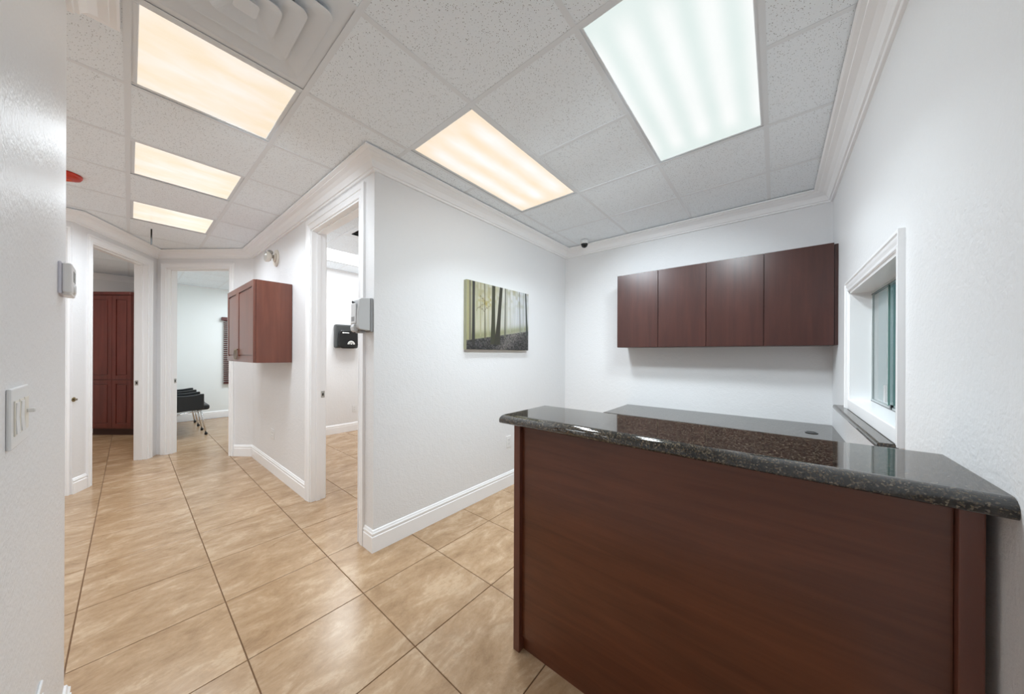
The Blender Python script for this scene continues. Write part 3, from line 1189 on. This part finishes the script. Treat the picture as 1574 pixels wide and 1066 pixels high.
link('louver', k, TEE, vd)

# bathroom grille
r = thing('ceiling_grille', 'metal ceiling grille with dark slots seen through the corridor doorway', 'vent', (1.92, 3.64, BZ))
k = MB()
k.box(-0.29, 0.29, -0.295, -0.23, -0.001, 0.004)
k.box(-0.29, 0.29, 0.23, 0.295, -0.001, 0.004)
k.box(-0.29, -0.25, -0.23, 0.23, -0.001, 0.004)
k.box(0.25, 0.29, -0.23, 0.23, -0.001, 0.004)
link('frame', k, TEE, r)
k = MB()
k.box(-0.25, 0.25, -0.23, 0.23, 0.035, 0.04)
link('duct_back', k, DARKGAP, r)
for i in range(4):
    k = MB()
    yy = -0.17 + i * 0.113
    k.box(-0.25, 0.25, -0.028, 0.028, -0.001, 0.001, M=Matrix.Translation((0, yy, 0.008)) @ Matrix.Rotation(0.5, 4, 'X'))
    link('slat', k, GAL, r)

# red fire strobe
r = thing('fire_alarm_strobe', 'red round fire alarm strobe on the corridor ceiling', 'alarm', (-0.318, 4.10, CZ))
k = MB()
pr2 = [(0.088, 0), (0.088, -0.010), (0.080, -0.026), (0.055, -0.036), (0.0, -0.038)]
k.loft([[(rr * math.cos(2 * PI * t / 32), rr * math.sin(2 * PI * t / 32), z) for t in range(32)] for rr, z in pr2[:-1]], cap1=True, cap0=True, smooth=True)
link('housing', k, RED, r)
k = MB()
k.sphere((0.0, 0, -0.036), 0.034, (1.2, 0.8, 0.55), cut=0.0)
link('strobe_lens', k, REDL, r)

# short black rod under the ceiling by the end wall
k = MB()
k.box(-0.006, 0.006, -0.006, 0.006, -0.168, 0, 0.001, 1)
o = link('hanging_rod', k, PBLACK, None, (0.15, 5.20, CZ))
o['label'] = 'short thin black rod hanging from the ceiling past the last corridor light'
o['category'] = 'rod'
o['kind'] = 'thing'

# dome camera
r = thing('security_camera', 'small black dome camera under the ceiling in the corner by the wall cabinets', 'camera', (3.40, 1.725, CZ))
k = MB()
k.cyl((0, 0, -0.002), (0, 0, -0.045), 0.046, 0.044, 28)
link('housing', k, PWHITE, r)
k = MB()
k.sphere((0, 0, -0.045), 0.040, (1, 1, 1.1), cut=0.0)
link('dome', k, DOME, r)


# ------------------------------------------------------------------ corridor devices
def corr(s):
    a = ang(C0, D_)
    return C0[0] + math.cos(a) * s, C0[1] + math.sin(a) * s


AC = ang(C0, D_)
# emergency lamp head: local y points into the corridor
x_, y_ = corr(2.17)
r = thing('emergency_light', 'round white emergency lamp with a clear head on the corridor wall above the cabinet', 'wall lamp', (x_, y_, 2.405), AC)
k = MB()
k.cyl((0, 0, 0), (0, 0.014, 0), 0.095, 0.088, 36)
k.cyl((0, 0.014, 0), (0, 0.03, 0), 0.05, 0.035, 24)
link('wall_plate', k, PIVORY, r)
k = MB()
k.tube([(0, 0.02, 0), (0, 0.035, 0.006), (0, 0.045, 0.012)], 0.012, 12)
k.sphere((0, 0.045, 0.012), 0.02)
link('swivel_arm', k, NICKEL, r)
k = MB()
hp = [(0.020, 0.048), (0.040, 0.054), (0.055, 0.074), (0.058, 0.098), (0.057, 0.101)]
k.loft([[(rr * math.cos(2 * PI * t / 28), yy, 0.0 + rr * math.sin(2 * PI * t / 28)) for t in range(28)] for rr, yy in hp], cap0=True, smooth=True)
hd = link('lamp_head', k, PIVORY, r)
k = MB()
k.loft([[(rr * math.cos(2 * PI * t / 28), yy, rr * math.sin(2 * PI * t / 28)) for t in range(28)] for rr, yy in ((0.056, 0.100), (0.042, 0.110), (0.018, 0.115))], cap1=True, smooth=True)
link('lens', k, CLEAR, hd)
k = MB()
k.sphere((0.0, 0.060, 0.052), 0.028, (1, 1, 0.9))
link('tilt_knob', k, NICKEL, r)


def outlet(name, label, loc, rz, gangs=1, group='white wall plates', kind='duplex'):
    r = thing(name, label, 'wall plate', loc, rz, group)
    w_ = 0.07 + 0.046 * (gangs - 1)
    k = MB()
    k.box(-w_ / 2, w_ / 2, 0, 0.006, -0.0575, 0.0575, 0.003, 2)
    link('plate', k, PWHITE, r)
    for g in range(gangs):
        cx = (g - (gangs - 1) / 2) * 0.046
        for sz in (-1, 1):
            k = MB()
            k.box(cx - 0.0165, cx + 0.0165, 0.0055, 0.0085, sz * 0.0195 - 0.0145, sz * 0.0195 + 0.0145, 0.004, 3, edges=lambda p, q: abs(p.y - q.y) > 1e-4)
            f = link('receptacle', k, PWHITE, r)
            k = MB()
            for dx in (-0.006, 0.006):
                k.box(cx + dx - 0.001, cx + dx + 0.001, 0.008, 0.0088, sz * 0.0195 - 0.001, sz * 0.0195 + 0.007)
            k.cyl((cx, 0.008, sz * 0.0195 - 0.007), (cx, 0.0088, sz * 0.0195 - 0.007), 0.002, n=10)
            link('slots', k, INK, f)
    return r


x_, y_ = corr(2.28)
outlet('wall_outlet', 'white double outlet plate low on the corridor wall under the cabinet', (x_, y_, 0.435), AC, 2)
outlet('wall_outlet', 'white outlet plate low on the picture wall beside the counter end', (2.487, 2.105, 0.455), PI, 1)
outlet('wall_outlet', 'white outlet plate low on the bathroom far wall past the doorway', (2.53, 5.70, 0.385), PI, 1)
outlet('wall_outlet', 'white outlet plate low on the near left wall, cut by the photo bottom', (-0.147, 1.44, 0.437), -PI / 2, 1)

# soap dispenser on the corner: local x along the corridor wall, y out of it
x_, y_ = corr(0.062)
r = thing('soap_dispenser', 'light grey hand sanitizer dispenser mounted on the wall corner beside the doorway', 'dispenser', (x_, y_, 1.60), AC)
k = MB()
k.box(-0.056, 0.056, 0, 0.022, -0.105, 0.128, 0.008, 3)
link('back_plate', k, PMID, r)
k = MB()
k.prism([(0.022, -0.095), (0.022, 0.122), (0.032, 0.126), (0.084, 0.120), (0.096, 0.110), (0.105, 0.02), (0.106, -0.06), (0.100, -0.083), (0.09, -0.09)], 0, -0.054, 0.054, 0.005)
link('cover', k, PGREY, r)
k = MB()
k.box(-0.034, 0.034, 0.104, 0.113, -0.05, 0.085, 0.004, 2)
link('front_face', k, simple('pale_grey_plastic', (214, 215, 216), 0.3), r)
k = MB()
k.box(-0.02, 0.02, 0.112, 0.1145, -0.035, -0.005, 0.001, 1)
link('sight_window', k, PMID, r)
k = MB()
k.prism([(0.085, -0.078), (0.112, -0.052), (0.122, -0.075), (0.118, -0.098), (0.105, -0.108), (0.088, -0.098)], 0, -0.022, 0.022, 0.004)
link('push_lever', k, PGREY, r)
k = MB()
k.box(-0.03, 0.03, 0.04, 0.085, -0.112, -0.09, 0.006, 2)
link('nozzle', k, PMID, r)
k = MB()
for i, (xa, xb) in enumerate(((-0.026, -0.014), (-0.010, 0.002), (0.006, 0.026))):
    sh = Matrix.Translation((0, 0.1075, 0.088 + 0.0)) @ Matrix.Rotation(-0.35, 4, 'Y')
    k.box(xa, xb, 0.0, 0.004, -0.009 + i * 0.001, 0.008, 0.001, 1, M=sh)
k.box(-0.024, 0.018, 0.105, 0.1095, 0.068, 0.071)
link('logo_print', k, INK, r)

# paper towel dispenser in the bathroom
r = thing('towel_dispenser', 'black paper towel dispenser on the bathroom wall seen past the sanitizer', 'dispenser', (2.365, 5.6995, 1.64), PI)
k = MB()
k.box(-0.185, 0.185, 0, 0.11, -0.20, 0.20, 0.03, 4)
link('body', k, PDARK, r)
k = MB()
k.prism([(-0.165, -0.15), (-0.10, -0.205), (0.10, -0.205), (0.165, -0.155), (0.15, 0.05), (0.12, 0.10), (-0.12, 0.10), (-0.15, 0.05)], 1, 0.10, 0.150, 0.014)
link('front_bulge', k, PBLACK, r)
k = MB()
k.box(-0.01, 0.095, 0.149, 0.1515, 0.05, 0.063, 0.001, 1)
k.cyl((0.088, 0.149, 0.0565), (0.088, 0.152, 0.0565), 0.012, n=16)
link('brand_print', k, INKW, r)
k = MB()
for (ra, rb) in ((0.030, 0.040), (0.048, 0.060)):
    n = 14
    lo, hi = [], []
    for i in range(n + 1):
        a = PI * i / n
        hi.append((-0.045 + rb * math.cos(a), -0.135 + rb * math.sin(a)))
        lo.append((-0.045 + ra * math.cos(a), -0.135 + ra * math.sin(a)))
    k.prism(hi + lo[::-1], 1, 0.149, 0.1515)
k.box(-0.057, -0.033, 0.149, 0.1515, -0.135, -0.118)
link('hand_symbol', k, INKW, r)

# ------------------------------------------------------------------ near left wall: thermostat and switch
LW = (-0.147)
r = thing('thermostat', 'white wall thermostat with a small display at the near left wall edge', 'thermostat', (LW, 1.835, 1.592), -PI / 2)
k = MB()
k.box(-0.066, 0.066, 0, 0.007, -0.052, 0.052, 0.002, 1)
link('back_plate', k, simple('lavender_white_plastic', (214, 214, 226), 0.35), r)
k = MB()
k.box(-0.062, 0.062, 0.007, 0.027, -0.048, 0.050, 0.006, 3)
link('cover', k, PWHITE, r)
k = MB()
k.box(-0.030, 0.018, 0.0265, 0.0282, -0.006, 0.030, 0.001, 1)
link('display', k, LCD, r)
k = MB()
k.cyl((0.0, 0.026, -0.030), (0.0, 0.031, -0.030), 0.017, 0.015, 24)
k.box(-0.05, 0.05, 0.006, 0.026, -0.055, -0.046, 0.004, 2)
link('control_dial', k, PWHITE, r)

r = thing('light_switch', 'white two-gang light switch plate on the near left wall', 'light switch', (LW, 1.182, 1.222), -PI / 2)
k = MB()
k.box(-0.079, 0.079, 0, 0.0065, -0.0585, 0.0585, 0.003, 2)
link('plate', k, PWHITE, r)
for cx in (-0.046, 0.0, 0.046):
    k = MB()
    k.box(cx - 0.0168, cx + 0.0168, 0.006, 0.0085, -0.034, 0.034, 0.001, 1)
    b_ = link('switch_bezel', k, PIVORY, r)
    k = MB()
    if cx < -0.01:
        k.box(cx - 0.005, cx + 0.005, 0.008, 0.019, 0.0, 0.009, 0.002, 2)
        link('toggle', k, PWHITE, b_)
    else:
        k.prism([(0.008, -0.030), (0.0105, -0.030), (0.009, 0.0), (0.0098, 0.030), (0.008, 0.030)], 0, cx - 0.014, cx + 0.014)
        link('rocker', k, PWHITE, b_)

# small catch on the wall strip beside the storage doorway
aL = ang(B_, A_)
s_ = 1.285
r = thing('wall_catch', 'tiny metal catch on the wall strip left of the left end doorway', 'catch', (B_[0] + math.cos(aL) * s_, B_[1] + math.sin(aL) * s_, 0.90), aL)
k = MB()
k.cyl((0, 0, 0), (0, 0.004, 0), 0.022, 0.021, 20)
link('base_plate', k, BRASS, r)
k = MB()
k.cyl((0, 0.004, 0), (0, 0.022, 0), 0.008, 0.010, 14)
link('catch_pin', k, BRONZE, r)

# ------------------------------------------------------------------ storage room: tall cabinet, its face square to the view
aT = math.atan2(-math.cos(YAW), math.sin(YAW))          # along the picture plane, to the right
cx_, cy_ = -0.165, 8.295
r = thing('tall_cabinet', 'tall deep red mahogany cabinet with four framed doors in the far left room', 'cabinet', (cx_, cy_, 0), aT)
# local x to the right, local -y towards the camera
HW, HL = 0.31, 0.40
k = MB()
k.box(-HL, HW, 0.0, 0.285, 0.11, 2.30)
link('body', k, PANTRYM, r)
k = MB()
k.box(-HL + 0.01, HW - 0.01, 0.045, 0.27, 0, 0.11)
link('toe_kick', k, simple('dark_mahogany_kick', (58, 30, 24), 0.5), r)
k = MB()
k.box(-HL - 0.015, HW + 0.005, -0.035, 0.285, 2.285, 2.335, 0.008, 2)
link('cornice', k, PANTRYM, r)


def raised_door_front(a, b, z0, z1, parent, mat, st=0.062):
    k = MB()
    for (xa, xb, za, zb) in ((a, a + st, z0, z1), (b - st, b, z0, z1), (a + st, b - st, z0, z0 + st), (a + st, b - st, z1 - st, z1)):
        k.box(xa, xb, -0.020, 0, za, zb, 0.0015, 1)
    d = link('door', k, mat, parent)
    k = MB()
    k.box(a + st - 0.002, b - st + 0.002, -0.008, 0, z0 + st - 0.002, z1 - st + 0.002)
    k.box(a + st + 0.014, b - st - 0.014, -0.017, -0.007, z0 + st + 0.014, z1 - st - 0.014, 0.007, 2)
    link('raised_panel', k, mat, d)


for a, b in ((-HL + 0.003, -0.002), (0.002, HW - 0.003)):
    raised_door_front(a, b, 0.135, 0.905, r, PANTRYM)
    raised_door_front(a, b, 0.915, 2.275, r, PANTRYM)
# small lamp on the storage wall right of the cabinet
r = thing('wall_spot_lamp', 'small silver spot lamp high on the wall above the tall red cabinet', 'wall lamp', (0.06, 8.83, 2.42), PI)
k = MB()
k.cyl((0, 0, 0), (0, 0.02, 0), 0.055, 0.05, 24)
link('wall_plate', k, PWHITE, r)
k = MB()
k.cyl((0, 0.02, 0), (0, 0.06, 0), 0.012, n=12)
link('arm', k, NICKEL, r)
k = MB()
k.sphere((0, 0.085, -0.01), 0.042)
link('lamp_head', k, CHROME, r)

# ------------------------------------------------------------------ waiting room: blind and linked chairs
BXL, BW, BT, BB_ = 1.265, 0.86, 2.10, 0.70
r = thing('window_blind', 'dark red slatted wooden blind on the waiting room wall behind the corridor cabinet', 'blind', (BXL, 8.9495, BB_))
k = MB()
k.box(-0.035, BW + 0.035, -0.075, -0.0, BT - BB_ - 0.07, BT - BB_, 0.004, 1)
link('valance', k, BLIND, r)
sm = None
ns = 31
for i in range(ns):
    z = 0.035 + i * (BT - BB_ - 0.11) / (ns - 1)
    if sm is None:
        k = MB()
        k.box(0, BW, -0.025, 0.025, -0.0014, 0.0014, M=Matrix.Rotation(0.42, 4, 'X'))
        o = link('slat', k, BLIND, r, (0, -0.035, z))
        sm = o.data
    else:
        o = bpy.data.objects.new('slat', sm)
        COL.objects.link(o)
        o.parent = r
        o.location = (0, -0.035, z)
k = MB()
k.box(0, BW, -0.058, -0.012, 0.0, 0.02, 0.003, 1)
link('bottom_rail', k, BLIND, r)
k = MB()
for xx in (0.12, BW - 0.12):
    k.cyl((xx, -0.035, 0.01), (xx, -0.035, BT - BB_ - 0.03), 0.0025, n=8)
link('ladder_cord', k, BLIND, r)

# row of four arms with three seats
ch = thing('waiting_bench', 'black leather linked waiting chairs with chrome legs in the far right room', 'chair', (0.52, 7.95, 0), 0)
YC = [7.25 - 7.95, 7.71 - 7.95, 8.18 - 7.95, 8.65 - 7.95]
for yy in YC:
    k = MB()
    # side panel with a slightly sagging top edge, x from back to front
    n = 10
    top_, bot_ = [], []
    for i in range(n + 1):
        t = i / n
        xx = -0.11 + 0.38 * t
        top_.append((xx, 0.675 - 0.018 * math.sin(PI * min(1, t * 1.1)) ** 1.0 * 1.0 + 0.004 * t))
        bot_.append((xx, 0.400 + 0.03 * t))
    k.prism(top_ + bot_[::-1], 1, yy - 0.024, yy + 0.024, 0.010)
    link('arm_panel', k, LEATHER, ch)
    k = MB()
    k.tube([(-0.10, yy, 0.355), (0.0, yy, 0.375), (0.12, yy, 0.392), (0.24, yy, 0.400)], 0.010, 8)
    link('side_rail', k, CHROME, ch)
    for (xa, xb) in ((0.235, 0.295), (-0.09, -0.15)):
        k = MB()
        k.tube([(xa, yy, 0.405), (xa + (xb - xa) * 0.4, yy, 0.25), (xb, yy, 0.02)], 0.0105, 10)
        lg_ = link('leg', k, CHROME, ch)
        k = MB()
        k.cyl((xb, yy, 0.0), (xb, yy, 0.034), 0.017, 0.019, 16)
        link('foot', k, RUBBER, lg_)
for a, b in zip(YC[:-1], YC[1:]):
    k = MB()
    k.box(-0.08, 0.345, a + 0.028, b - 0.028, 0.405, 0.495, 0.035, 5)
    link('seat', k, LEATHER, ch)
    k = MB()
    k.box(-0.14, -0.085, a + 0.028, b - 0.028, 0.40, 0.68, 0.02, 4, M=Matrix.Identity(4))
    link('backrest', k, LEATHER, ch)
